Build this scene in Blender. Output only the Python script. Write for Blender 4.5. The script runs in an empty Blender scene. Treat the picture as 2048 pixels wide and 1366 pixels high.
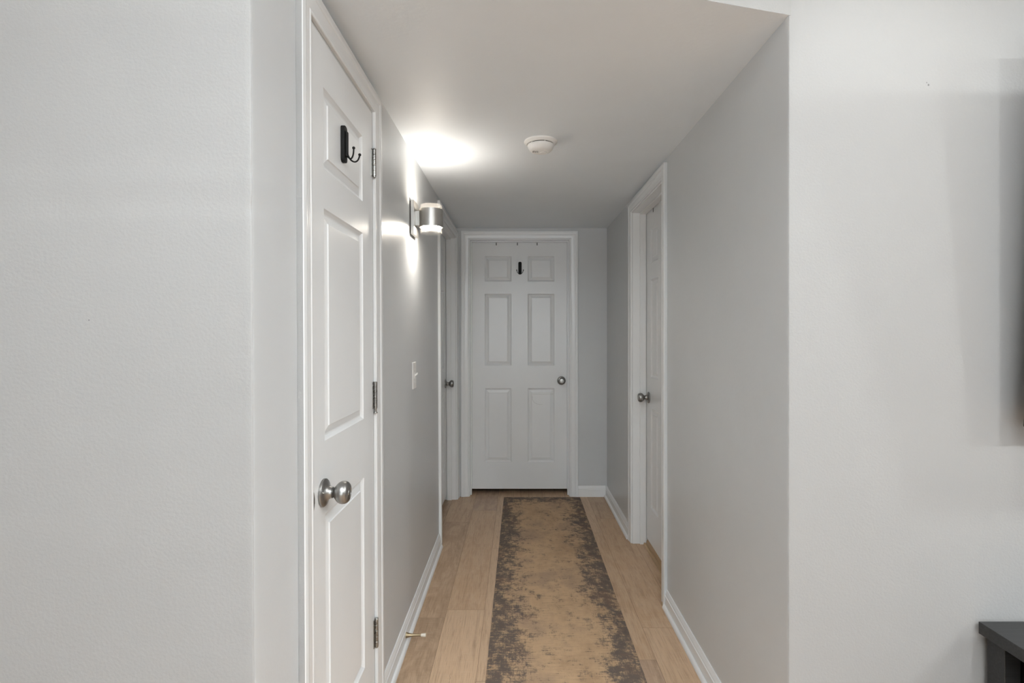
import bpy, bmesh, math, random
from mathutils import Vector, Matrix
random.seed(7)
PI = math.pi
sc = bpy.context.scene
COL = sc.collection

# ------------------------------------------------------------------ camera, world, light, exposure
F = 1040.0                      # focal length in pixels of the 2048 px wide frame
CAMZ = 1.328
cam_d = bpy.data.cameras.new('camera')
cam = bpy.data.objects.new('camera', cam_d)
COL.objects.link(cam)
cam.location = (0, 0, CAMZ)
cam.rotation_euler = (PI / 2, 0, 0)
cam_d.sensor_width = 36
cam_d.lens = 36 * F / 2048
cam_d.shift_x = -12 / 2048
cam_d.shift_y = -18 / 2048
cam_d.clip_start = 0.02
sc.camera = cam

world = bpy.data.worlds.new('world')
sc.world = world
world.use_nodes = True
world.node_tree.nodes['Background'].inputs[0].default_value = (0.9, 0.95, 1.0, 1)
world.node_tree.nodes['Background'].inputs[1].default_value = 0.0

sc.view_settings.view_transform = 'Standard'
sc.view_settings.look = 'None'
sc.view_settings.gamma = 1
sc.view_settings.use_curve_mapping = False
sc.view_settings.exposure = 0.0
sc.cycles.diffuse_bounces = 12
sc.cycles.max_bounces = 16
sc.cycles.sample_clamp_indirect = 8.0

ROOM_H = 2.42                   # ceiling of the front room
HALL_H = 2.172                  # dropped ceiling of the hall


def area(name, loc, rot, sx, sy, watts, color, shape='RECTANGLE', spread=PI):
    l = bpy.data.lights.new(name, 'AREA')
    l.shape = shape
    l.size = sx
    l.size_y = sy
    l.energy = watts
    l.color = color
    l.spread = spread
    o = bpy.data.objects.new(name, l)
    COL.objects.link(o)
    o.location = loc
    o.rotation_euler = rot
    return o


# recessed ceiling downlights of the front room; last one is an added hall fill
CANS_AND_FILL = [(1.05, 0.85, 6.5), (2.60, 0.85, 36), (1.30, -0.47, 27), (3.05, -0.47, 38), (-0.6, 0.2, 5)]
NEUTRAL = (0.95, 0.98, 0.985)
for (cx, cy, cw) in CANS_AND_FILL:
    area('ceiling_can_or_fill', (cx, cy, ROOM_H - 0.004), (0, 0, 0), 0.10, 0.10, cw, NEUTRAL, 'DISK')
# added fill behind the camera, set at an assumed rear window
area('rear_fill_light', (0.1, -3.42, 1.45), (PI / 2, 0, 0), 2.2, 1.3, 54, (0.90, 0.965, 1.0))
# unseen fill added behind the camera, bounced off the room ceiling
area('ceiling_bounce_fill', (0, -0.75, 1.9), (PI, 0, 0), 0.4, 0.4, 128, NEUTRAL, 'DISK')


# ------------------------------------------------------------------ materials
def new_mat(name):
    m = bpy.data.materials.new(name)
    m.use_nodes = True
    nt = m.node_tree
    return m, nt, nt.nodes['Principled BSDF']


def link(nt, a, b):
    nt.links.new(a, b)


def noise(nt, vec, scale, detail=3, rough=0.5, dist=0.0):
    n = nt.nodes.new('ShaderNodeTexNoise')
    n.inputs['Scale'].default_value = scale
    n.inputs['Detail'].default_value = detail
    n.inputs['Roughness'].default_value = rough
    n.inputs['Distortion'].default_value = dist
    if vec is not None:
        link(nt, vec, n.inputs['Vector'])
    return n.outputs['Fac']


def world_pos(nt):
    return nt.nodes.new('ShaderNodeNewGeometry').outputs['Position']


def mapping(nt, vec, scale=(1, 1, 1), loc=(0, 0, 0), rot=(0, 0, 0)):
    n = nt.nodes.new('ShaderNodeMapping')
    n.inputs['Scale'].default_value = scale
    n.inputs['Location'].default_value = loc
    n.inputs['Rotation'].default_value = rot
    link(nt, vec, n.inputs['Vector'])
    return n.outputs['Vector']


def mth(nt, op, a, b=None, c=None, clamp=False):
    n = nt.nodes.new('ShaderNodeMath')
    n.operation = op
    n.use_clamp = clamp
    for i, v in enumerate((a, b, c)):
        if v is None:
            continue
        if isinstance(v, (int, float)):
            n.inputs[i].default_value = v
        else:
            link(nt, v, n.inputs[i])
    return n.outputs[0]


def ramp(nt, fac, stops, interp='LINEAR'):
    n = nt.nodes.new('ShaderNodeValToRGB')
    cr = n.color_ramp
    cr.interpolation = interp
    while len(cr.elements) > 1:
        cr.elements.remove(cr.elements[-1])
    cr.elements[0].position = stops[0][0]
    cr.elements[0].color = tuple(stops[0][1]) + (1,) if len(stops[0][1]) == 3 else stops[0][1]
    for p, c in stops[1:]:
        e = cr.elements.new(p)
        e.color = tuple(c) + (1,)
    link(nt, fac, n.inputs['Fac'])
    return n.outputs['Color']


def smooth(nt, x, lo, hi):
    n = nt.nodes.new('ShaderNodeMapRange')
    n.interpolation_type = 'SMOOTHSTEP'
    n.inputs['From Min'].default_value = lo
    n.inputs['From Max'].default_value = hi
    link(nt, x, n.inputs['Value'])
    return n.outputs['Result']


def mixc(nt, fac, a, b, mode='MIX'):
    n = nt.nodes.new('ShaderNodeMix')
    n.data_type = 'RGBA'
    n.blend_type = mode
    for s, v in ((n.inputs[0], fac), (n.inputs[6], a), (n.inputs[7], b)):
        if isinstance(v, (int, float)):
            s.default_value = v
        elif isinstance(v, tuple):
            s.default_value = v + (1,) if len(v) == 3 else v
        else:
            link(nt, v, s)
    return n.outputs[2]


def bump(nt, bsdf, height, strength, dist):
    n = nt.nodes.new('ShaderNodeBump')
    n.inputs['Strength'].default_value = strength
    n.inputs['Distance'].default_value = dist
    link(nt, height, n.inputs['Height'])
    link(nt, n.outputs['Normal'], bsdf.inputs['Normal'])


def paint(name, col, rough, peel, peel_scale=260.0, spots=(), spec=0.5, mottle=0.02, streak=0.0):
    m, nt, b = new_mat(name)
    p = world_pos(nt)
    big = noise(nt, p, 1.7, 4, 0.6)
    c = mixc(nt, smooth(nt, big, 0.3, 0.7), tuple(x * (1 - mottle) for x in col), tuple(x * (1 + mottle) for x in col))
    for (pos, r, dark) in spots:
        d = nt.nodes.new('ShaderNodeVectorMath')
        d.operation = 'DISTANCE'
        link(nt, p, d.inputs[0])
        d.inputs[1].default_value = pos
        wob = mth(nt, 'ADD', d.outputs['Value'], mth(nt, 'MULTIPLY', noise(nt, p, 350, 2), r * 0.9))
        f = mth(nt, 'SUBTRACT', 1.0, smooth(nt, wob, r * 0.7, r * 1.3))
        c = mixc(nt, f, c, tuple(x * dark for x in col))
    link(nt, c, b.inputs['Base Color'])
    b.inputs['Roughness'].default_value = rough
    b.inputs['Specular IOR Level'].default_value = spec
    n1 = noise(nt, p, peel_scale, 2, 0.5)
    n2 = noise(nt, p, 14.0, 3, 0.5)
    h = mth(nt, 'ADD', n1, mth(nt, 'MULTIPLY', n2, 1.6))
    if streak:
        n3 = noise(nt, mapping(nt, p, (60, 60, 2)), 2.0, 2)
        h = mth(nt, 'ADD', h, mth(nt, 'MULTIPLY', n3, streak))
    bump(nt, b, h, 0.6, peel)
    return m


HALL_GREY_LIFTED = (0.56, 0.575, 0.585)  # wall paint lightened in the hall to make up for its dimmer light
M_WALL = paint('plaster_room_darkened', (0.322, 0.321, 0.316), 0.55, 0.0009, 170.0,  # same wall paint, darkened here to offset the stronger room lights
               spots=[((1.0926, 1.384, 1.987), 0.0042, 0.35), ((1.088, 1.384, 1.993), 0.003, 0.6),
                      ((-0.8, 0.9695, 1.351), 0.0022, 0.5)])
M_HALL = paint('plaster_hall_lightened', HALL_GREY_LIFTED, 0.36, 0.0004, 120.0)
M_CEIL = paint('ceiling_paint', (0.765, 0.812, 0.855), 0.5, 0.0006, 90.0)
M_TRIM = paint('white_trim_gloss', (0.775, 0.79, 0.80), 0.25, 0.0002, 60.0, streak=0.4)
M_DOOR = paint('white_door_gloss', (0.74, 0.755, 0.765), 0.28, 0.00022, 90.0, streak=0.5)
M_PLAST = paint('white_plastic', (0.78, 0.775, 0.76), 0.35, 0.00002, 90.0)


def simple(name, col, rough, metal=0.0, spec=0.5):
    m, nt, b = new_mat(name)
    b.inputs['Base Color'].default_value = col + (1,)
    b.inputs['Roughness'].default_value = rough
    b.inputs['Metallic'].default_value = metal
    b.inputs['Specular IOR Level'].default_value = spec
    return m


def brushed(name, col, rough, scale=(4, 4, 400), amt=0.12):
    m, nt, b = new_mat(name)
    t = nt.nodes.new('ShaderNodeTexCoord').outputs['Object']
    n = noise(nt, mapping(nt, t, scale), 3.0, 3)
    r = mth(nt, 'MULTIPLY_ADD', n, amt, rough - amt / 2)
    link(nt, r, b.inputs['Roughness'])
    b.inputs['Metallic'].default_value = 1.0
    link(nt, mixc(nt, n, tuple(x * 0.85 for x in col), tuple(min(1, x * 1.1) for x in col)), b.inputs['Base Color'])
    return m


M_NICKEL = brushed('satin_nickel', (0.33, 0.325, 0.315), 0.33)
M_HINGE = brushed('worn_hinge_steel', (0.36, 0.355, 0.34), 0.30, (30, 30, 60), 0.25)
M_SCONCE = brushed('brushed_sconce_metal', (0.56, 0.545, 0.52), 0.34, (300, 300, 6), 0.12)
M_BLACK = simple('black_powder_coat', (0.006, 0.006, 0.006), 0.6, 0.0, 0.25)
M_PANELBLACK = simple('black_panel', (0.005, 0.005, 0.005), 0.8, 0.0, 0.2)
M_RECESS_SHADE = simple('recess_shade', (0.015, 0.014, 0.013), 0.8)  # near-black colour standing in for shade in narrow gaps
M_GAPDARK = simple('floor_seam', (0.10, 0.065, 0.04), 0.8)
M_BRASS = brushed('antique_brass', (0.33, 0.26, 0.165), 0.38, (40, 40, 40), 0.2)
M_RUBBER = simple('cream_rubber', (0.72, 0.67, 0.58), 0.6)
M_STEELTAB = simple('grey_steel', (0.10, 0.10, 0.10), 0.4, 0.6)
M_TVPL = simple('tv_black_plastic', (0.012, 0.012, 0.013), 0.38)
M_SCREEN = simple('tv_glass', (0.004, 0.004, 0.005), 0.08)
M_ADDED_WINDOW = simple('added_window_white', (0.75, 0.75, 0.74), 0.4)


def mat_emit(name, col, strength):
    m, nt, b = new_mat(name)
    b.inputs['Base Color'].default_value = (0.9, 0.9, 0.88, 1)
    b.inputs['Emission Color'].default_value = col + (1,)
    b.inputs['Emission Strength'].default_value = strength
    return m


M_LED_UP = mat_emit('led_diffuser_up', (1.0, 0.92, 0.82), 100)
M_LED_DN = mat_emit('led_diffuser_down', (1.0, 0.93, 0.84), 160)


def mat_acrylic():
    m, nt, b = new_mat('clear_acrylic')
    out = nt.nodes['Material Output']
    tr = nt.nodes.new('ShaderNodeBsdfTransparent')
    tr.inputs[0].default_value = (0.97, 0.96, 0.94, 1)
    tl = nt.nodes.new('ShaderNodeBsdfTranslucent')
    tl.inputs[0].default_value = (0.9, 0.88, 0.84, 1)
    gl = nt.nodes.new('ShaderNodeBsdfGlossy')
    gl.inputs['Roughness'].default_value = 0.25
    lw = nt.nodes.new('ShaderNodeLayerWeight')
    lw.inputs['Blend'].default_value = 0.35
    m1 = nt.nodes.new('ShaderNodeMixShader')
    m1.inputs[0].default_value = 0.012
    link(nt, tr.outputs[0], m1.inputs[1])
    link(nt, tl.outputs[0], m1.inputs[2])
    m2 = nt.nodes.new('ShaderNodeMixShader')
    link(nt, mth(nt, 'MULTIPLY', lw.outputs['Facing'], 0.05), m2.inputs[0])
    link(nt, m1.outputs[0], m2.inputs[1])
    link(nt, gl.outputs[0], m2.inputs[2])
    link(nt, m2.outputs[0], out.inputs['Surface'])
    return m


M_ACRYL = mat_acrylic()


def mat_floor():
    m, nt, b = new_mat('oak_vinyl_planks')
    p = world_pos(nt)
    at = nt.nodes.new('ShaderNodeAttribute')
    at.attribute_name = 'plank'
    pid = at.outputs['Fac']
    off = nt.nodes.new('ShaderNodeCombineXYZ')
    link(nt, mth(nt, 'MULTIPLY', pid, 37.0), off.inputs[0])
    link(nt, mth(nt, 'MULTIPLY', pid, 91.0), off.inputs[1])
    add = nt.nodes.new('ShaderNodeVectorMath')
    link(nt, p, add.inputs[0])
    link(nt, off.outputs[0], add.inputs[1])
    v = add.outputs[0]
    g1 = noise(nt, mapping(nt, v, (17, 0.8, 1)), 2.2, 7, 0.66, 1.3)       # long grain
    g2 = noise(nt, mapping(nt, v, (150, 5, 1)), 2.0, 3, 0.6)             # fine pores
    g3 = noise(nt, mapping(nt, v, (9, 3.2, 1)), 1.6, 5, 0.65, 0.8)        # cloudy tone
    saw = noise(nt, mapping(nt, v, (8, 260, 1)), 1.5, 2, 0.5)            # cross saw marks
    base = ramp(nt, pid, [(0.0, (0.345, 0.235, 0.152)), (0.25, (0.50, 0.335, 0.208)), (0.5, (0.44, 0.30, 0.19)),
                          (0.75, (0.56, 0.39, 0.255)), (1.0, (0.37, 0.255, 0.18))])
    c = mixc(nt, mth(nt, 'MULTIPLY', smooth(nt, g1, 0.45, 0.75), 0.5), base, (0.20, 0.125, 0.075))
    c = mixc(nt, mth(nt, 'MULTIPLY', smooth(nt, g3, 0.40, 0.65), 0.5), c, (0.56, 0.40, 0.27))
    c = mixc(nt, mth(nt, 'MULTIPLY', smooth(nt, g2, 0.45, 0.75), 0.42), c, (0.16, 0.10, 0.06))
    c = mixc(nt, mth(nt, 'MULTIPLY', smooth(nt, saw, 0.5, 0.75), 0.25), c, (0.60, 0.48, 0.36))
    # sparse dark cracks along the grain
    cr = noise(nt, mapping(nt, v, (9, 1.1, 1)), 2.4, 5, 0.7, 1.4)
    crack = mth(nt, 'SUBTRACT', 1.0, smooth(nt, mth(nt, 'ABSOLUTE', mth(nt, 'SUBTRACT', cr, 0.66)), 0.0, 0.012))
    c = mixc(nt, mth(nt, 'MULTIPLY', crack, 0.55), c, (0.09, 0.055, 0.035))
    link(nt, c, b.inputs['Base Color'])
    link(nt, mth(nt, 'MULTIPLY_ADD', g1, 0.15, 0.36), b.inputs['Roughness'])
    b.inputs['Specular IOR Level'].default_value = 0.4
    bump(nt, b, mth(nt, 'ADD', g2, g1), 0.25, 0.0006)
    return m


def mat_rug():
    m, nt, b = new_mat('distressed_rug')
    t = nt.nodes.new('ShaderNodeTexCoord').outputs['Object']
    sep = nt.nodes.new('ShaderNodeSeparateXYZ')
    link(nt, t, sep.inputs[0])
    x, y = sep.outputs[0], sep.outputs[1]
    # distance in from the side and end edges, widened and narrowed by large noise
    ex = mth(nt, 'SUBTRACT', 0.307, mth(nt, 'ABSOLUTE', x))
    ey = mth(nt, 'SUBTRACT', 1.22, mth(nt, 'ABSOLUTE', y))
    e = mth(nt, 'MINIMUM', ex, mth(nt, 'ADD', ey, 0.005))
    big = noise(nt, mapping(nt, t, (3.2, 2.1, 1), (3.1, 0.4, 0)), 1.0, 3, 0.55)
    e2 = mth(nt, 'ADD', e, mth(nt, 'MULTIPLY', mth(nt, 'SUBTRACT', big, 0.5), -0.30))
    border = mth(nt, 'SUBTRACT', 1.0, smooth(nt, e2, 0.03, 0.215))
    mid = noise(nt, mapping(nt, t, (17, 15, 1), (5.3, 1.7, 0)), 1.0, 10, 0.80, 0.2)
    weft = noise(nt, mapping(nt, t, (12, 230, 1)), 1.0, 5, 0.7)
    warp = noise(nt, mapping(nt, t, (260, 12, 1)), 1.0, 4, 0.7)
    fine = noise(nt, mapping(nt, t, (420, 420, 1)), 1.0, 2, 0.6)

    def cen(v, k):
        return mth(nt, 'MULTIPLY', mth(nt, 'SUBTRACT', v, 0.5), k)
    val = mth(nt, 'ADD', mth(nt, 'MULTIPLY', border, 0.80), cen(mid, 4.4))
    val = mth(nt, 'ADD', val, cen(weft, 2.3))
    val = mth(nt, 'ADD', val, mth(nt, 'ADD', cen(warp, 1.1), cen(fine, 0.9)))
    dark = smooth(nt, val, 0.14, 0.80)
    tan = ramp(nt, noise(nt, mapping(nt, t, (4, 3, 1), (9, 2, 0)), 1.0, 5, 0.65),
               [(0.35, (0.40, 0.265, 0.160)), (0.5, (0.50, 0.340, 0.205)), (0.65, (0.37, 0.255, 0.170))])
    tan = mixc(nt, mth(nt, 'MULTIPLY', smooth(nt, weft, 0.4, 0.75), 0.35), tan, (0.235, 0.158, 0.105))
    drk = ramp(nt, noise(nt, mapping(nt, t, (5, 7, 1), (2, 7, 0)), 1.0, 4, 0.6),
               [(0.35, (0.100, 0.076, 0.068)), (0.5, (0.075, 0.068, 0.066)), (0.65, (0.128, 0.086, 0.070))])
    drk = mixc(nt, mth(nt, 'MULTIPLY', smooth(nt, weft, 0.45, 0.75), 0.4), drk, (0.20, 0.155, 0.125))
    c = mixc(nt, mth(nt, 'MULTIPLY', dark, 0.90), tan, drk)
    c = mixc(nt, mth(nt, 'MULTIPLY', smooth(nt, fine, 0.4, 0.8), 0.18), c, (0.09, 0.07, 0.06))
    link(nt, c, b.inputs['Base Color'])
    b.inputs['Roughness'].default_value = 0.92
    b.inputs['Specular IOR Level'].default_value = 0.15
    bump(nt, b, mth(nt, 'ADD', weft, fine), 0.4, 0.0010)
    return m


def mat_blackwood():
    m, nt, b = new_mat('black_ash_veneer')
    t = nt.nodes.new('ShaderNodeTexCoord').outputs['Object']
    n = noise(nt, mapping(nt, t, (6, 160, 160)), 1.0, 4, 0.65, 0.6)
    c = ramp(nt, n, [(0.3, (0.008, 0.008, 0.008)), (0.55, (0.018, 0.018, 0.018)), (0.75, (0.034, 0.034, 0.033))])
    link(nt, c, b.inputs['Base Color'])
    b.inputs['Roughness'].default_value = 0.42
    bump(nt, b, n, 0.3, 0.0005)
    return m


M_FLOOR = mat_floor()
M_RUG = mat_rug()
M_BWOOD = mat_blackwood()
M_THRESH = simple('oak_threshold', (0.40, 0.27, 0.15), 0.45)


# ------------------------------------------------------------------ mesh helpers
def obj(name, bm, mats, parent=None, bevel=0.0, smooth_angle=None, segs=2):
    bmesh.ops.recalc_face_normals(bm, faces=bm.faces)
    me = bpy.data.meshes.new(name)
    bm.to_mesh(me)
    bm.free()
    if not isinstance(mats, (list, tuple)):
        mats = [mats]
    for m in mats:
        me.materials.append(m)
    o = bpy.data.objects.new(name, me)
    COL.objects.link(o)
    if parent is not None:
        o.parent = parent
    if bevel:
        md = o.modifiers.new('bevel', 'BEVEL')
        md.width = bevel
        md.segments = segs
        md.limit_method = 'ANGLE'
        md.angle_limit = math.radians(35)
    if smooth_angle is not None:
        for p in me.polygons:
            p.use_smooth = True
        me.set_sharp_from_angle(angle=math.radians(smooth_angle))
    return o


def box(bm, x0, x1, y0, y1, z0, z1):
    v = [bm.verts.new((x, y, z)) for x in (x0, x1) for y in (y0, y1) for z in (z0, z1)]
    for f in ((0, 1, 3, 2), (4, 6, 7, 5), (0, 4, 5, 1), (2, 3, 7, 6), (0, 2, 6, 4), (1, 5, 7, 3)):
        bm.faces.new([v[i] for i in f])
    return v


def prism(bm, pts, z0, z1):
    a = [bm.verts.new((x, y, z0)) for x, y in pts]
    b = [bm.verts.new((x, y, z1)) for x, y in pts]
    n = len(pts)
    bm.faces.new(a)
    bm.faces.new(b)
    for i in range(n):
        bm.faces.new((a[i], a[(i + 1) % n], b[(i + 1) % n], b[i]))


def lathe(bm, prof, seg=40, M=Matrix(), cap0=True, cap1=True):
    """prof: list of (radius, height); axis = local z, transformed by M"""
    rings = []
    for r, h in prof:
        if r < 1e-6:
            rings.append([bm.verts.new(M @ Vector((0, 0, h)))])
        else:
            rings.append([bm.verts.new(M @ Vector((r * math.cos(2 * PI * k / seg), r * math.sin(2 * PI * k / seg), h)))
                          for k in range(seg)])
    for a, b in zip(rings[:-1], rings[1:]):
        for k in range(seg):
            k2 = (k + 1) % seg
            if len(a) == 1 and len(b) == 1:
                continue
            if len(a) == 1:
                bm.faces.new((a[0], b[k], b[k2]))
            elif len(b) == 1:
                bm.faces.new((a[k], a[k2], b[0]))
            else:
                bm.faces.new((a[k], a[k2], b[k2], b[k]))
    if cap0 and len(rings[0]) > 1:
        bm.faces.new(rings[0])
    if cap1 and len(rings[-1]) > 1:
        bm.faces.new(rings[-1])


def tube(bm, pts, rad, seg=12):
    pts = [Vector(p) for p in pts]
    rings = []
    up = Vector((0.3, 0.2, 0.93))
    for i, p in enumerate(pts):
        d = (pts[min(i + 1, len(pts) - 1)] - pts[max(i - 1, 0)]).normalized()
        s = d.cross(up).normalized()
        t = s.cross(d).normalized()
        r = rad[i] if isinstance(rad, (list, tuple)) else rad
        rings.append([bm.verts.new(p + s * (r * math.cos(2 * PI * k / seg)) + t * (r * math.sin(2 * PI * k / seg)))
                      for k in range(seg)])
    for a, b in zip(rings[:-1], rings[1:]):
        for k in range(seg):
            bm.faces.new((a[k], a[(k + 1) % seg], b[(k + 1) % seg], b[k]))
    bm.faces.new(rings[0])
    bm.faces.new(rings[-1])


def ball(bm, c, r, M=Matrix()):
    bmesh.ops.create_uvsphere(bm, u_segments=16, v_segments=10, radius=r, matrix=M @ Matrix.Translation(c))


RY90 = Matrix.Rotation(PI / 2, 4, 'X')          # local z -> -y (out of a face that looks along -y)


def tag(o, label, cat, group=None, kind=None):
    o['label'] = label
    o['category'] = cat
    if group:
        o['group'] = group
    if kind:
        o['kind'] = kind
    return o


def struct(o, label=None):
    o['kind'] = 'structure'
    if label:
        o['label'] = label
    return o


def empty(name, M, label, cat):
    o = bpy.data.objects.new(name, None)
    COL.objects.link(o)
    o.empty_display_size = 0.05
    o.matrix_world = M
    return tag(o, label, cat)


# the left hall wall leans a little out of plumb: everything on it shares that lean
LEAN = Matrix.Translation((0, 0, CAMZ)) @ Matrix.Rotation(-0.0048, 4, 'Y') @ Matrix.Translation((0, 0, -CAMZ))
XL, XR, YB = -0.495, 0.72, 4.2105               # hall left, right and end wall faces
YFL, YFR = 0.9695, 1.384                        # faces of the room wall left and right of the opening
T = 0.12
H_OPEN = 2.078


def on_left(y, z=0.0, x=XL):
    return LEAN @ Matrix.Translation((x, y, z)) @ Matrix.Rotation(PI / 2, 4, 'Z')


def on_right(y, z=0.0):
    return Matrix.Translation((XR, y, z)) @ Matrix.Rotation(-PI / 2, 4, 'Z')


def on_back(x, z=0.0):
    return Matrix.Translation((x, YB, z))


# ------------------------------------------------------------------ shell
def floor():
    bm = bmesh.new()
    lay = bm.faces.layers.float.new('plank')
    g = 0.0005
    W = 0.18
    rows = range(-16, 22)
    joints = {-1: [3.644, 2.42, 1.2], 0: [3.88, 2.49, 1.27], 4: [3.45, 2.109, 0.9], 5: [3.71, 2.338, 1.12],
              1: [3.2, 1.98], 2: [3.9, 2.7], 3: [3.4, 2.2]}
    tones = {(-1, 0): 0.55, (-1, 1): 0.08, (0, 0): 0.98, (0, 1): 0.22, (0, 2): 0.75, (-2, 0): 0.4,
             (5, 0): 0.5, (5, 1): 0.3, (5, 2): 0.72, (4, 0): 0.78, (4, 1): 0.30, (4, 2): 0.97, (1, 0): 0.7, (1, 1): 0.7}
    for r in rows:
        x0 = -0.34 + r * W
        js = list(joints.get(r, [4.6 - random.random() * 1.2]))
        while js[-1] > -3.4:
            js.append(js[-1] - 1.22)
        ys = [5.2] + js
        for i in range(len(ys) - 1):
            a, b = ys[i + 1], ys[i]
            v = [bm.verts.new(c) for c in ((x0 + g, a + g, 0), (x0 + W - g, a + g, 0), (x0 + W - g, b - g, 0), (x0 + g, b - g, 0))]
            f = bm.faces.new(v)
            f[lay] = tones.get((r, i), random.random())
    bmesh.ops.recalc_face_normals(bm, faces=bm.faces)
    v = [bm.verts.new(c) for c in ((-3.3, -3.7, -0.0015), (3.9, -3.7, -0.0015), (3.9, 5.3, -0.0015), (-3.3, 5.3, -0.0015))]
    f = bm.faces.new(v)
    f.material_index = 1
    me_o = obj('floor', bm, [M_FLOOR, M_GAPDARK])
    struct(me_o)


floor()


def openwall(name, xa, xb, y0, y1, openings, z1, mat):
    bm = bmesh.new()
    y = y0
    for (a, b) in openings:
        box(bm, xa, xb, y, a, 0, z1)
        box(bm, xa, xb, a, b, H_OPEN + 0.02, z1)
        y = b
    box(bm, xa, xb, y, y1, 0, z1)
    return struct(obj(name, bm, mat))


# openings are (rough) a touch wider than the jamb faces
L1 = (1.235, 1.772)
L2 = (3.288, 4.129)
R1 = (2.578, 3.267)
B1 = (-0.3885, 0.4145)
JT = 0.018


def rough(o):
    return (o[0] - JT, o[1] + JT)


w = openwall('wall_left', XL - T, XL, YFL + T, YB + 0.3, [rough(L1), rough(L2)], HALL_H + 0.1, M_HALL)
w.matrix_world = LEAN
w = openwall('wall_right', XR, XR + T, YFR + T, YB + 0.3, [rough(R1)], HALL_H + 0.1, M_HALL)


def backwall():
    bm = bmesh.new()
    a, b = rough(B1)
    box(bm, XL - 0.1, a, YB, YB + T, 0, HALL_H + 0.1)
    box(bm, b, XR + 0.1, YB, YB + T, 0, HALL_H + 0.1)
    box(bm, a, b, YB, YB + T, H_OPEN + 0.02, HALL_H + 0.1)
    struct(obj('wall_back', bm, M_HALL))


backwall()


def cornerwall(name, x_in, x_out, y, side, dents):
    """front wall slab whose outer corner (at x_in, y) is a slightly worn rounded corner bead"""
    bm = bmesh.new()
    rnd = random.Random(3 if side < 0 else 5)
    r = 0.0035
    nz = 170
    rings = []
    for k in range(nz + 1):
        z = ROOM_H * k / nz
        j = rnd.uniform(-0.00035, 0.00035)
        d = 0.0
        for (dz, dd) in dents:
            d += dd * math.exp(-((z - dz) / 0.012) ** 2)
        rr = r
        s = side                                   # side: direction from the corner into the slab (-1 left wall, +1 right wall)
        pts = [(x_out, y), (x_in + s * (rr + 0.012), y)]
        for q in range(5):
            a = q / 4 * PI / 2
            px = x_in + s * (rr - rr * math.sin(a)) + s * (j + d)
            py = y + rr - rr * math.cos(a) + (j + d)
            pts.append((px, py))
        pts += [(x_in, y + rr + 0.012), (x_in, y + T), (x_out, y + T)]
        rings.append([bm.verts.new((px, py, z)) for px, py in pts])
    n = len(rings[0])
    for a, b in zip(rings[:-1], rings[1:]):
        for k in range(n):
            bm.faces.new((a[k], a[(k + 1) % n], b[(k + 1) % n], b[k]))
    bm.faces.new(rings[0])
    bm.faces.new(rings[-1])
    bmesh.ops.recalc_face_normals(bm, faces=bm.faces)
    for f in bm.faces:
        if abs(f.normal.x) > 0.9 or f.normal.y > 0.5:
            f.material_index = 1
    return struct(obj(name, bm, [M_WALL, M_HALL], smooth_angle=50))


w = cornerwall('wall_front_left', XL, -3.1, YFL, -1, [(1.64, 0.0022), (1.565, 0.0025), (0.98, 0.001), (0.75, 0.0008)])
w.matrix_world = LEAN
cornerwall('wall_front_right', XR, 3.7, YFR, 1, [(2.12, 0.0007), (1.9, 0.0004)])


def ceilings():
    bm = bmesh.new()
    # dropped hall ceiling; its front edge runs at an angle across the opening, with the header face above it
    prism(bm, [(XL - 0.08, 1.09), (XL - 0.08, 1.055), (XR + 0.004, YFR - 0.001), (XR + 0.06, YFR + 0.02), (XR + 0.06, 4.26), (XL - 0.08, 4.26)],
          HALL_H, ROOM_H)
    bmesh.ops.recalc_face_normals(bm, faces=bm.faces)
    for f in bm.faces:
        if f.normal.y < -0.5:
            f.material_index = 1
    struct(obj('ceiling', bm, [M_CEIL, M_WALL]))
    bm = bmesh.new()
    prism(bm, [(-3.1, -3.6), (3.7, -3.6), (3.7, 1.6), (-3.1, 1.6)], ROOM_H, ROOM_H + 0.1)
    struct(obj('ceiling_room', bm, M_CEIL))
    for nm, a in (('wall_room_left', (-3.2, -3.1, -3.7, 1.1)), ('wall_room_right', (3.7, 3.8, -3.7, 1.5))):
        bm = bmesh.new()
        box(bm, *a, 0, ROOM_H + 0.1)
        struct(obj(nm, bm, M_WALL))
    bm = bmesh.new()
    box(bm, -3.1, 3.7, -3.6, -3.5, 0, 0.8)
    box(bm, -3.1, 3.7, -3.6, -3.5, 2.1, ROOM_H)
    box(bm, -3.1, -1.0, -3.6, -3.5, 0.8, 2.1)
    box(bm, 1.2, 3.7, -3.6, -3.5, 0.8, 2.1)
    struct(obj('wall_room_rear', bm, M_WALL))
    bm = bmesh.new()
    for a in ((-1.0, -0.95), (1.15, 1.2), (0.075, 0.125)):
        box(bm, a[0], a[1], -3.57, -3.51, 0.8, 2.1)
    for a in ((0.8, 0.85), (2.05, 2.1)):
        box(bm, -0.95, 1.15, -3.57, -3.51, a[0], a[1])
    struct(obj('added_window_1', bm, M_ADDED_WINDOW))  # frame made up to go with the added rear fill light
    # closets and rooms behind the closed doors, unlit
    bm = bmesh.new()
    box(bm, -1.7, -1.6, 1.09, 5.2, 0, 2.4)
    box(bm, 1.9, 2.0, 1.5, 5.2, 0, 2.4)
    box(bm, -1.7, 2.0, 5.2, 5.3, 0, 2.4)
    box(bm, -1.7, -0.62, 1.09, 5.2, 2.28, 2.4)
    box(bm, 0.85, 2.0, 1.5, 5.2, 2.28, 2.4)
    box(bm, -0.62, 0.85, 4.34, 5.2, 2.28, 2.4)
    struct(obj('wall_beyond', bm, M_HALL))


ceilings()


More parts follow.
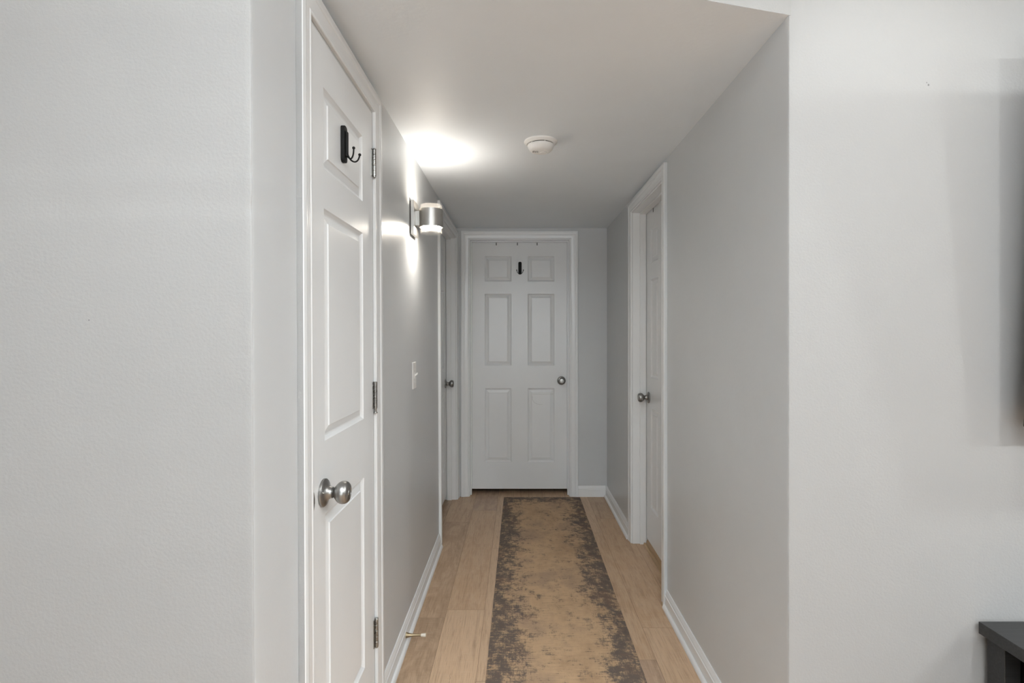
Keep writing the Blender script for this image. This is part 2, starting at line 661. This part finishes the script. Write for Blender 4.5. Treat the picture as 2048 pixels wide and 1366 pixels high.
def baseboard(name, p0, p1, M=None, inward=(1, 0), shoe=True):
    """profile swept from p0 to p1 on the floor; inward = direction out of the wall"""
    prof = [(0, 0), (0.012, 0), (0.012, 0.052), (0.0125, 0.060), (0.0095, 0.064), (0.0100, 0.071), (0.0065, 0.076),
            (0.0055, 0.084), (0.003, 0.088), (0, 0.088)]
    bm = bmesh.new()

    def sweep(pr):
        n = 24
        rings = []
        for k in range(n + 1):
            f = k / n
            x = p0[0] + (p1[0] - p0[0]) * f
            y = p0[1] + (p1[1] - p0[1]) * f
            rings.append([bm.verts.new((x + inward[0] * a, y + inward[1] * a, h)) for a, h in pr])
        for a, b in zip(rings[:-1], rings[1:]):
            for k in range(len(pr)):
                k2 = (k + 1) % len(pr)
                bm.faces.new((a[k], a[k2], b[k2], b[k]))
        bm.faces.new(rings[0])
        bm.faces.new(rings[-1])
    sweep(prof)
    if shoe:
        s = [(0.0125, 0.0)]
        s += [(0.0125 + 0.0125 * math.cos(a * PI / 12), 0.019 * math.sin(a * PI / 12)) for a in range(0, 7)]
        sweep([(a, h + 0.0006) for a, h in s])
    o = struct(obj(name, bm, M_TRIM, smooth_angle=40))
    if M is not None:
        o.matrix_world = M
    return o


XLF = XL + 0.0064
baseboard('baseboard_left', (XL, L1[1] + 0.071), (XL, L2[0] - 0.071), LEAN, (1, 0))
baseboard('baseboard_left_entry', (XL, YFL + 0.002), (XL, L1[0] - 0.071), LEAN, (1, 0))
baseboard('baseboard_right', (XR, YFR + 0.002), (XR, R1[0] - 0.071), None, (-1, 0))
baseboard('baseboard_right_far', (XR, R1[1] + 0.071), (XR, YB), None, (-1, 0))
baseboard('baseboard_back', (B1[1] + 0.071, YB), (XR - 0.012, YB), None, (0, -1), shoe=False)
baseboard('baseboard_front_right', (XR, YFR), (3.7, YFR), None, (0, -1))
baseboard('baseboard_front_left', (-3.1, YFL), (XL, YFL), LEAN, (0, -1))


# ------------------------------------------------------------------ door frames and doors
def frame(name, w, M, stop_y, stop=True, edge_mat=None):
    """casing, jamb and stop around an opening w wide; local x across, y into the wall, centred"""
    bm = bmesh.new()
    h = H_OPEN
    prof = [(0.006, 0.0), (0.006, 0.0095), (0.0085, 0.0115), (0.013, 0.0115), (0.0155, 0.0095), (0.020, 0.0105),
            (0.040, 0.0135), (0.0455, 0.0135), (0.048, 0.0160), (0.054, 0.0172), (0.062, 0.0172), (0.0698, 0.0160),
            (0.071, 0.0145), (0.071, 0.0)]
    n = len(prof)
    paths = []
    for (sx, zz) in ((-1, 0.0), (-1, 1), (1, 1), (1, 0.0)):
        ring = []
        for u, t in prof:
            x = sx * (w / 2 + u)
            z = (h + u) if zz else 0.001
            ring.append(bm.verts.new((x, -t, z)))
        paths.append(ring)
    for a, b in zip(paths[:-1], paths[1:]):
        for k in range(n):
            f = bm.faces.new((a[k], a[(k + 1) % n], b[(k + 1) % n], b[k]))
            if k == n - 2:
                f.material_index = 1       # outer edge, caulked and rolled over with the wall colour on some frames
    bm.faces.new(paths[0])
    bm.faces.new(paths[-1])
    # jambs
    for s in (-1, 1):
        x0, x1 = sorted((s * w / 2, s * (w / 2 + JT)))
        box(bm, x0, x1, 0.0005, T, 0.001, h + JT)
    box(bm, -w / 2, w / 2, 0.0005, T, h, h + JT)
    if stop:
        a, b = stop_y
        for s in (-1, 1):
            x0, x1 = sorted((s * w / 2, s * (w / 2 - 0.011)))
            box(bm, x0, x1, a, b, 0.001, h)
        box(bm, -w / 2 + 0.011, w / 2 - 0.011, a, b, h - 0.011, h)
    o = struct(obj(name, bm, [M_TRIM, edge_mat or M_TRIM], bevel=0.0012, smooth_angle=35))
    o.matrix_world = M
    return o


PZ = [(1.748, 1.956), (1.055, 1.647), (0.262, 0.869)]


def slab(name, w, h, M, panels, zb=0.042):
    """door leaf, front face at local y = 0, with moulded raised panels on the front"""
    bm = bmesh.new()
    t = 0.035
    xs = sorted({-w / 2, w / 2} | {p[0] for p in panels} | {p[1] for p in panels})
    zs = sorted({zb, h} | {p[2] for p in panels} | {p[3] for p in panels})
    pset = {(round(p[0], 5), round(p[2], 5)) for p in panels}
    grid = {(i, j): bm.verts.new((x, 0, z)) for i, x in enumerate(xs) for j, z in enumerate(zs)}
    off = [(0.0035, 0.0035), (0.009, 0.0075), (0.0115, 0.0085), (0.0145, 0.0085), (0.0165, 0.0078), (0.0325, 0.0036), (0.0345, 0.0006), (0.038, 0.0006)]
    for i in range(len(xs) - 1):
        for j in range(len(zs) - 1):
            q = [grid[i, j], grid[i + 1, j], grid[i + 1, j + 1], grid[i, j + 1]]
            if (round(xs[i], 5), round(zs[j], 5)) in pset:
                prev = q
                for (o_, d) in off:
                    nx = [bm.verts.new((xs[i] + o_, d, zs[j] + o_)), bm.verts.new((xs[i + 1] - o_, d, zs[j] + o_)),
                          bm.verts.new((xs[i + 1] - o_, d, zs[j + 1] - o_)), bm.verts.new((xs[i] + o_, d, zs[j + 1] - o_))]
                    for k in range(4):
                        bm.faces.new((prev[k], prev[(k + 1) % 4], nx[(k + 1) % 4], nx[k]))
                    prev = nx
                bm.faces.new(prev)
            else:
                bm.faces.new(q)
    # back and edges
    bl = [bm.verts.new(c) for c in ((-w / 2, t, zb), (w / 2, t, zb), (w / 2, t, h), (-w / 2, t, h))]
    bm.faces.new(bl)
    n, m_ = len(xs) - 1, len(zs) - 1
    bm.faces.new([grid[i, 0] for i in range(n + 1)] + [bl[1], bl[0]])
    bm.faces.new([grid[i, m_] for i in range(n, -1, -1)] + [bl[3], bl[2]])
    bm.faces.new([grid[0, j] for j in range(m_, -1, -1)] + [bl[0], bl[3]])
    bm.faces.new([grid[n, j] for j in range(m_ + 1)] + [bl[2], bl[1]])
    o = obj(name, bm, M_DOOR)
    o.matrix_world = M
    return struct(o)


def six(w):
    st = 0.1115
    pw = (w - 2 * st - 0.133) / 2
    r = []
    for (a, b) in PZ:
        r.append((-w / 2 + st, -w / 2 + st + pw, a, b))
        r.append((w / 2 - st - pw, w / 2 - st, a, b))
    return r


def knob(parent, x, z, y=0.0, pin=True):
    L = Matrix.Translation((x, y, z)) @ RY90
    bm = bmesh.new()
    lathe(bm, [(0.0335, 0), (0.0345, 0.001), (0.0345, 0.0055), (0.0325, 0.0078), (0.026, 0.0095), (0.020, 0.0125), (0.0165, 0.0165),
               (0.0145, 0.021), (0.0138, 0.0245), (0.0138, 0.025)], 56)
    r = obj('rosette', bm, M_NICKEL, parent, smooth_angle=40)
    r.matrix_local = L
    bm = bmesh.new()
    lathe(bm, [(0.0118, 0.0245), (0.0118, 0.0275), (0.0128, 0.029), (0.0150, 0.0315), (0.0195, 0.0350), (0.0245, 0.0400), (0.0275, 0.0455),
               (0.0284, 0.0510), (0.0278, 0.0565), (0.0258, 0.0615), (0.0225, 0.0650), (0.0175, 0.0668), (0.012, 0.0674), (0.0115, 0.0662), (0.0085, 0.0662),
               (0.008, 0.0675), (0.0, 0.0680)], 56)
    k = obj('door_knob', bm, M_NICKEL, parent, smooth_angle=50)
    k.matrix_local = L
    if pin:
        bm = bmesh.new()
        lathe(bm, [(0.0026, 0.0), (0.0028, 0.003), (0.0022, 0.0036), (0.0015, 0.0024), (0.0, 0.0022)], 16,
              Matrix.Translation((-0.0245, 0.006, 0.0078)))
        p = obj('pin', bm, M_HINGE, r, smooth_angle=50)
    return k


def hinge(parent, x, z0, z1, sag=0.0):
    """butt hinge: barrel proud of the face, leaf edges let into leaf and jamb"""
    bm = bmesh.new()
    h = z1 - z0
    yc = -0.0068
    n = 5
    for k in range(n):
        a = z0 + h * k / n + 0.0005
        b = z0 + h * (k + 1) / n - 0.0005
        lathe(bm, [(0.0056, a), (0.0062, a + 0.0007), (0.0062, b - 0.0007), (0.0056, b)], 20, Matrix.Translation((x, yc, 0)))
    lathe(bm, [(0.0046, z0), (0.0046, z1)], 12, Matrix.Translation((x, yc, 0)))
    o = obj('hinge', bm, M_HINGE, parent, smooth_angle=40)
    bm = bmesh.new()
    box(bm, x - 0.016, x - 0.0035, -0.0024, 0.001, z0, z1)
    box(bm, x + 0.0005, x + 0.0035, -0.006, 0.001, z0, z1)
    obj('leaf', bm, M_HINGE, o, bevel=0.0004)
    bm = bmesh.new()
    if sag:
        lathe(bm, [(0.0042, z0 - sag), (0.0042, z0 + 0.002)], 14, Matrix.Translation((x, yc, 0)))
        lathe(bm, [(0.0068, z0 - sag - 0.003), (0.0072, z0 - sag - 0.001), (0.0066, z0 - sag + 0.001)], 16, Matrix.Translation((x, yc, 0)))
    else:
        lathe(bm, [(0.0030, z0 - 0.0045), (0.0052, z0 - 0.002), (0.0052, z0)], 14, Matrix.Translation((x, yc, 0)))
        lathe(bm, [(0.0062, z1), (0.0066, z1 + 0.0012), (0.005, z1 + 0.003), (0.0, z1 + 0.0035)], 14, Matrix.Translation((x, yc, 0)))
    obj('pin', bm, M_HINGE, o, smooth_angle=40)


def mid(o):
    return (o[0] + o[1]) / 2


# 1: narrow closet door on the left, opens into the hall, hinges on its far side
frame('trim_1', L1[1] - L1[0], on_left(mid(L1)), (0.037, 0.07), edge_mat=M_WALL)
wd = 0.531
cxL = mid(L1)
d1 = slab('door_1', wd, 2.074, on_left(cxL), [(1.324 - cxL, 1.657 - cxL, a, b) for a, b in PZ])
d1.matrix_world = on_left(cxL) @ Matrix.Translation((0, -0.002, 0))
d1['label'] = 'narrow white closet door nearest the camera on the left, with three visible hinges'
d1['category'] = 'door'
knob(d1, 1.309 - cxL, 0.9275)
for a, b, s in ((1.861, 1.953, 0), (1.072, 1.163, 0.013), (0.262, 0.356, 0)):
    hinge(d1, wd / 2 + 0.001, a, b, s)
bm = bmesh.new()      # strike lip curling round the jamb edge
n = 14
fr, bk = [], []
for k in range(n + 1):
    a = -PI / 2 + PI * k / n
    fr.append(bm.verts.new((0.0155 * math.cos(a) + 0.0, -0.0016, 0.028 * math.sin(a))))
    bk.append(bm.verts.new((0.0155 * math.cos(a) + 0.0, 0.001, 0.028 * math.sin(a))))
bm.faces.new(fr)
bm.faces.new(bk)
for k in range(n + 1):
    k2 = (k + 1) % (n + 1)
    bm.faces.new((fr[k], fr[k2], bk[k2], bk[k]))
bmesh.ops.translate(bm, verts=bm.verts, vec=(-wd / 2 - 0.002, -0.0006, 0.9255))
sp = obj('strike_plate', bm, M_HINGE, d1)

# 2: door at the far end of the left wall
frame('trim_2', L2[1] - L2[0], on_left(mid(L2)), (0.037, 0.073))
d2 = slab('door_2', L2[1] - L2[0] - 0.006, 2.074, on_left(mid(L2)) @ Matrix.Translation((0, 0.0755, 0)), six(L2[1] - L2[0] - 0.006))
d2['label'] = 'white door set back in the left wall, past the wall lamp, seen edge-on'
d2['category'] = 'door'
knob(d2, 4.062 - mid(L2), 0.93)

# 3: door across the end of the hall
frame('trim_3', B1[1] - B1[0], on_back(mid(B1)), (0.037, 0.068))
w3 = B1[1] - B1[0] - 0.006
d3 = slab('door_3', w3, 2.074, on_back(mid(B1)) @ Matrix.Translation((0, 0.070, 0)), six(w3))
d3['label'] = 'white six-panel door facing the camera at the end of the hall'
d3['category'] = 'door'
knob(d3, 0.3575 - mid(B1), 0.932)


def crack():
    """hairline crack, a rounded D, in the lower right panel of the end door"""
    def pt(px, py):
        s = F / (YB + 0.070)
        return (px - 1036) / s - mid(B1), CAMZ - (py - 665) / s
    raw = [(1106.5, 788), (1094, 788.3), (1080, 788.5), (1065, 788.2), (1064.4, 792), (1064.8, 799), (1068, 804.5), (1073, 807.5), (1080, 809.3), (1085, 809)]
    pts = [pt(*r) for r in raw]
    bm = bmesh.new()
    tube(bm, [(x, 0.0011, z) for x, z in pts], 0.0009, 6)
    o = obj('panel_crack', bm, simple('crack_shadow', (0.36, 0.355, 0.34), 0.7), d3)
    o['label'] = 'thin curved crack line'


crack()

# 4: door in the right wall
frame('trim_4', R1[1] - R1[0], on_right(mid(R1)), (0.045, 0.083), edge_mat=M_HALL)
w4 = R1[1] - R1[0] - 0.006
d4 = slab('door_4', w4, 2.074, on_right(mid(R1)) @ Matrix.Translation((0, 0.0855, 0)), six(w4), zb=0.045)
d4['label'] = 'white door set back in the right wall above an oak threshold'
d4['category'] = 'door'
knob(d4, -(3.199 - mid(R1)), 0.928)

bm = bmesh.new()      # oak threshold under door 4
pr = [(0.0, 0.0), (0.0, 0.007), (0.004, 0.012), (0.010, 0.013), (0.012, 0.009), (0.016, 0.009), (0.018, 0.022), (0.026, 0.036), (0.045, 0.040), (0.070, 0.040), (0.08, 0.0)]
a_, b_ = [], []
for (u, hgt) in pr:
    a_.append(bm.verts.new((XR + 0.066 + u, R1[0] + 0.002, hgt + 0.0005)))
    b_.append(bm.verts.new((XR + 0.066 + u, R1[1] - 0.012, hgt + 0.0005)))
bm.faces.new(a_)
bm.faces.new(b_)
for k in range(len(pr)):
    bm.faces.new((a_[k], a_[(k + 1) % len(pr)], b_[(k + 1) % len(pr)], b_[k]))
struct(obj('trim_5', bm, M_THRESH, smooth_angle=30), 'oak threshold strip')


# ------------------------------------------------------------------ coat hooks
def coat_hook(M, label):
    root = empty('coat_hook', M, label, 'hook')
    # back plate 27 x 103 mm, rounded ends, front toward -y
    bm = bmesh.new()
    wv, hv, r = 0.0135, 0.0515, 0.010
    prof = []
    for (cx_, cz_, a0) in ((wv - r, hv - r, 0), (-wv + r, hv - r, PI / 2), (-wv + r, -hv + r, PI), (wv - r, -hv + r, 1.5 * PI)):
        for k in range(6):
            a = a0 + k / 5 * PI / 2
            prof.append((cx_ + r * math.cos(a), cz_ + r * math.sin(a)))
    f = [bm.verts.new((x, -0.0115, z)) for x, z in prof]
    b = [bm.verts.new((x, 0.0, z)) for x, z in prof]
    bm.faces.new(f)
    bm.faces.new(b)
    for k in range(len(prof)):
        k2 = (k + 1) % len(prof)
        bm.faces.new((f[k], f[k2], b[k2], b[k]))
    obj('back_plate', bm, M_BLACK, root, bevel=0.0012)
    bm = bmesh.new()
    box(bm, -0.0075, 0.0075, -0.0175, -0.0112, -0.036, 0.036)
    obj('cover', bm, M_BLACK, root, bevel=0.003, segs=3)
    for s in (-1, 1):
        bm = bmesh.new()
        pts = []
        P = [Vector((0.002 * s, -0.0145, -0.020)), Vector((0.004 * s, -0.018, -0.050)), Vector((0.020 * s, -0.040, -0.056)), Vector((0.0275 * s, -0.042, -0.020))]
        for k in range(17):
            t = k / 16
            pts.append(((1 - t) ** 3) * P[0] + 3 * t * (1 - t) ** 2 * P[1] + 3 * t * t * (1 - t) * P[2] + t ** 3 * P[3])
        tube(bm, pts, [0.0022] * 17, 10)
        ball(bm, pts[-1], 0.0042)
        obj('prong', bm, M_BLACK, root, smooth_angle=40)
    return root


s1 = on_left(1.467, 1.861) @ Matrix.Translation((0, -0.0006, 0))
coat_hook(s1, 'black double coat hook on the upper panel of the narrow closet door')
coat_hook(on_back(0.0164, 1.857) @ Matrix.Translation((0, 0.070, 0)), 'black double coat hook high on the door at the end of the hall')


def over_door(M, label, group=None):
    bm = bmesh.new()
    y0, y1 = -0.0018, 0.037
    z1 = 2.0758
    box(bm, -0.004, 0.004, y0, -0.0003, 2.045, z1)
    box(bm, -0.004, 0.004, y0, y1, z1 - 0.0012, z1)
    box(bm, -0.004, 0.004, y1 - 0.0015, y1, 1.95, z1)
    o = obj('over_door_hook', bm, M_STEELTAB)
    o.matrix_world = M
    return tag(o, label, 'hook', group)


for px, lab in ((992.6, 'grey steel strap hooked over the top of the end door, leftmost of its three'),
                (1034.8, 'grey steel strap hooked over the top of the end door, middle one of three'),
                (1074.2, 'grey steel strap hooked over the top of the end door, rightmost of its three')):
    over_door(on_back((px - 1036) * 4.28 / F) @ Matrix.Translation((0, 0.070, 0)), lab, 'straps over the end door')
over_door(on_right(3.095) @ Matrix.Translation((0, 0.0855, 0)), 'grey steel strap hooked over the top of the door in the right wall')


# ------------------------------------------------------------------ wall lamp
def sconce():
    root = empty('wall_lamp', on_left(2.445, 1.863), 'brushed metal up-and-down wall lamp glowing on the left hall wall', 'lamp')
    bm = bmesh.new()
    box(bm, -0.050, 0.050, -0.004, 0.0, -0.075, 0.075)
    obj('shadow_gap_plate', bm, M_RECESS_SHADE, root)  # dark slab paints in the shadow gap behind the back plate
    bm = bmesh.new()
    box(bm, -0.056, 0.056, -0.0195, -0.004, -0.080, 0.0785)
    obj('back_plate', bm, M_SCONCE, root, bevel=0.0012)
    bm = bmesh.new()
    box(bm, -0.021, 0.021, -0.040, -0.019, -0.033, 0.034)
    obj('arm', bm, M_SCONCE, root, bevel=0.001)
    C = Matrix.Translation((0, -0.0895, 0))
    bm = bmesh.new()
    R = 0.0563
    lathe(bm, [(R - 0.0035, -0.040), (R, -0.0405), (R, 0.0425), (R - 0.0035, 0.042), (R - 0.0035, 0.030), (0.0, 0.030)], 64, C, False, False)
    lathe(bm, [(R - 0.0035, -0.040), (R - 0.0035, -0.028), (0.0, -0.028)], 64, C, False, False)
    obj('lamp_body', bm, M_SCONCE, root, smooth_angle=40)
    for (a, b, mt, zz, nm) in ((0.028, 0.064, M_LED_UP, 0.0385, 'up'), (-0.0665, -0.027, M_LED_DN, -0.0375, 'down')):
        bm = bmesh.new()
        ro, ri = 0.0506, 0.0465
        lathe(bm, [(ri, a), (ro, a), (ro, b), (ri, b), (ri, a)], 64, C, False, False)
        obj('glass_ring', bm, M_ACRYL, root, smooth_angle=40)
        bm = bmesh.new()
        lathe(bm, [(0.042, zz - 0.001), (0.044, zz), (0.042, zz + 0.001)], 48, C)
        obj('diffuser', bm, mt, root, smooth_angle=40)


sconce()


# ------------------------------------------------------------------ light switch
def switch():
    root = empty('light_switch', on_left(2.4625, 1.127), 'white toggle light switch on the left hall wall below the lamp', 'switch')
    bm = bmesh.new()
    box(bm, -0.0375, 0.0375, -0.0052, 0.0, -0.0625, 0.0625)
    obj('face_plate', bm, M_PLAST, root, bevel=0.002)
    bm = bmesh.new()
    box(bm, -0.0055, 0.0055, -0.0068, -0.005, -0.0125, 0.0125)
    obj('slot', bm, M_PLAST, root, bevel=0.0005)
    bm = bmesh.new()
    box(bm, -0.0035, 0.0035, -0.019, -0.006, -0.0045, 0.0045)
    for v in bm.verts:
        if v.co.y < -0.015:
            v.co.z += 0.010
    obj('toggle', bm, M_PLAST, root, bevel=0.0008)
    for s in (-1, 1):
        bm = bmesh.new()
        lathe(bm, [(0.0034, 0.005), (0.0034, 0.0058), (0.0, 0.0062)], 16, Matrix.Translation((0, 0, s * 0.030)) @ RY90)
        obj('screw', bm, M_PLAST, root, smooth_angle=40)


switch()


# ------------------------------------------------------------------ smoke detector
def detector():
    M = Matrix.Translation((0.1005, 2.30, HALL_H)) @ Matrix.Rotation(PI, 4, 'X')
    root = empty('smoke_detector', M, 'round white smoke detector on the hall ceiling', 'smoke detector')
    bm = bmesh.new()
    lathe(bm, [(0.0735, 0.0), (0.0735, 0.004), (0.0715, 0.0065), (0.067, 0.0085), (0.0625, 0.0135), (0.0, 0.0135)], 64)
    obj('base', bm, M_PLAST, root, smooth_angle=40)
    bm = bmesh.new()
    lathe(bm, [(0.0545, 0.013), (0.0545, 0.0165)], 64)
    obj('vent_gap_shade', bm, M_RECESS_SHADE, root, smooth_angle=40)  # dark ring, shade of the vent slot put into its colour
    bm = bmesh.new()
    lathe(bm, [(0.0565, 0.0160), (0.0585, 0.0175), (0.0580, 0.0215), (0.0555, 0.0290), (0.0510, 0.0365), (0.0455, 0.0420), (0.0380, 0.0450), (0.0300, 0.0462), (0, 0.0465)], 64)
    obj('cover', bm, M_PLAST, root, smooth_angle=60)
    for k in range(6):
        a = k * PI / 3 + 0.25
        bm = bmesh.new()
        box(bm, -0.004, 0.004, -0.002, 0.002, 0.0130, 0.0170)
        bmesh.ops.translate(bm, verts=bm.verts, vec=(0.0562, 0, 0))
        bmesh.ops.rotate(bm, verts=bm.verts, cent=(0, 0, 0), matrix=Matrix.Rotation(a, 3, 'Z'))
        obj('spacer', bm, M_PLAST, root)
    bm = bmesh.new()      # test button, crescent lip
    lathe(bm, [(0.017, 0.0455), (0.017, 0.0478), (0.0155, 0.0488), (0.0, 0.0478)], 32, Matrix.Translation((0.012, -0.010, 0.0)))
    obj('test_button', bm, M_PLAST, root, smooth_angle=35)
    bm = bmesh.new()      # sounder grille: a patch of small holes
    for i in range(5):
        for j in range(4):
            lathe(bm, [(0.0016, 0.0440), (0.0016, 0.0468)], 8, Matrix.Translation((-0.034 + i * 0.0052, -0.004 + j * 0.0052 + (i % 2) * 0.0026, 0.0)))
    obj('sounder_grille', bm, simple('grille_grey', (0.16, 0.16, 0.155), 0.7), root)


detector()


# ------------------------------------------------------------------ door stop
def doorstop():
    M = LEAN @ Matrix.Translation((XL + 0.0115, 2.205, 0.047)) @ Matrix.Rotation(PI / 2, 4, 'Z') @ RY90
    root = empty('door_stop', M, 'brass door stop with a white rubber tip on the left baseboard', 'door stop')
    bm = bmesh.new()
    lathe(bm, [(0.0125, 0.0), (0.0125, 0.0022), (0.0105, 0.003)], 28)
    obj('washer', bm, M_RUBBER, root, smooth_angle=40)
    bm = bmesh.new()
    lathe(bm, [(0.0115, 0.003), (0.0118, 0.0045), (0.0105, 0.008), (0.0085, 0.015), (0.0068, 0.023), (0.0056, 0.034), (0.0048, 0.048), (0.0046, 0.068)], 28)
    obj('stem', bm, M_BRASS, root, smooth_angle=40)
    bm = bmesh.new()
    lathe(bm, [(0.0050, 0.066), (0.0062, 0.0665), (0.0074, 0.084), (0.0068, 0.0862), (0.0, 0.0866)], 28)
    obj('rubber_tip', bm, M_RUBBER, root, smooth_angle=40)


doorstop()


# ------------------------------------------------------------------ runner rug
def rug():
    bm = bmesh.new()
    w, l, h = 0.6125, 2.44, 0.006
    nx, ny = 16, 60
    rnd = random.Random(2)
    top = {}
    for i in range(nx + 1):
        for j in range(ny + 1):
            x = -w / 2 + w * i / nx
            y = -l / 2 + l * j / ny
            ed = i in (0, nx) or j in (0, ny)
            if i in (0, nx):
                x += rnd.uniform(-0.0007, 0.0007)
            top[i, j] = bm.verts.new((x, y, h * (0.55 if ed else 1) + (0 if ed else rnd.uniform(-0.0003, 0.0003))))
    for i in range(nx):
        for j in range(ny):
            bm.faces.new((top[i, j], top[i + 1, j], top[i + 1, j + 1], top[i, j + 1]))
    rim = [top[i, 0] for i in range(nx + 1)] + [top[nx, j] for j in range(1, ny + 1)] + \
          [top[i, ny] for i in range(nx - 1, -1, -1)] + [top[0, j] for j in range(ny - 1, 0, -1)]
    low = [bm.verts.new((v.co.x, v.co.y, 0.0004)) for v in rim]
    for k in range(len(rim)):
        k2 = (k + 1) % len(rim)
        bm.faces.new((rim[k], rim[k2], low[k2], low[k]))
    bm.faces.new(low)
    o = obj('runner_rug', bm, M_RUG, smooth_angle=60)
    o.location = (0.1868, 4.182 - 1.22, 0.0002)
    o.rotation_euler = (0, 0, -0.0043)
    tag(o, 'long tan and dark grey distressed runner rug down the hall floor', 'rug')


rug()


# ------------------------------------------------------------------ media stand and television at the right edge
def stand():
    root = empty('media_stand', Matrix.Translation((1.213, YFR - 0.014, 0)), 'black wood media stand against the right wall, below the television', 'tv stand')
    W_, D_, Ht = 1.55, 0.42, 0.567
    bm = bmesh.new()
    box(bm, 0, W_, -D_, 0, Ht - 0.031, Ht)
    obj('top', bm, M_BWOOD, root, bevel=0.001)
    for (x, y) in ((0.021, -0.052), (0.021, -D_ + 0.012), (W_ - 0.061, -0.052), (W_ - 0.061, -D_ + 0.012)):
        bm = bmesh.new()
        box(bm, x, x + 0.04, y, y + 0.05, 0.0, Ht - 0.031)
        l = obj('leg', bm, M_BWOOD, root, bevel=0.001)
    for z in (0.10, 0.30):
        bm = bmesh.new()
        box(bm, 0.03, W_ - 0.03, -D_ + 0.02, -0.01, z, z + 0.022)
        obj('shelf', bm, M_BWOOD, root, bevel=0.001)
    bm = bmesh.new()
    box(bm, 0.075, 0.093, -D_ + 0.02, -0.012, 0.123, Ht - 0.031)
    obj('side_panel', bm, M_PANELBLACK, root)
    bm = bmesh.new()
    box(bm, 0.061, W_ - 0.061, -0.010, -0.004, 0.12, Ht - 0.031)
    obj('back_panel', bm, M_PANELBLACK, root)
    bm = bmesh.new()
    box(bm, 0.061, W_ - 0.061, -D_ + 0.014, -D_ + 0.032, Ht - 0.075, Ht - 0.031)
    obj('front_rail', bm, M_BWOOD, root)


stand()


def tv():
    M = Matrix.Translation((1.2825, 1.322, 1.088)) @ Matrix.Rotation(0.077, 4, 'X')
    root = empty('television', M, 'large black television tilted on the right wall, at the edge of the frame', 'television')
    W_, Ht = 1.70, 1.0
    bm = bmesh.new()
    box(bm, 0, W_, -0.022, 0.0, 0, Ht)
    obj('housing', bm, M_TVPL, root, bevel=0.003)
    bm = bmesh.new()
    box(bm, 0.008, W_ - 0.008, -0.0235, -0.0218, 0.014, Ht - 0.008)
    obj('screen', bm, M_SCREEN, root)
    bm = bmesh.new()
    box(bm, 0.25, W_ - 0.25, -0.001, 0.030, 0.06, Ht * 0.6)
    obj('rear_bulge', bm, M_TVPL, root, bevel=0.008)
    for x in (0.5, 0.9):
        bm = bmesh.new()
        box(bm, x, x + 0.03, 0.028, 0.045, 0.15, 0.6)
        obj('mount_bracket', bm, M_BLACK, root)


tv()
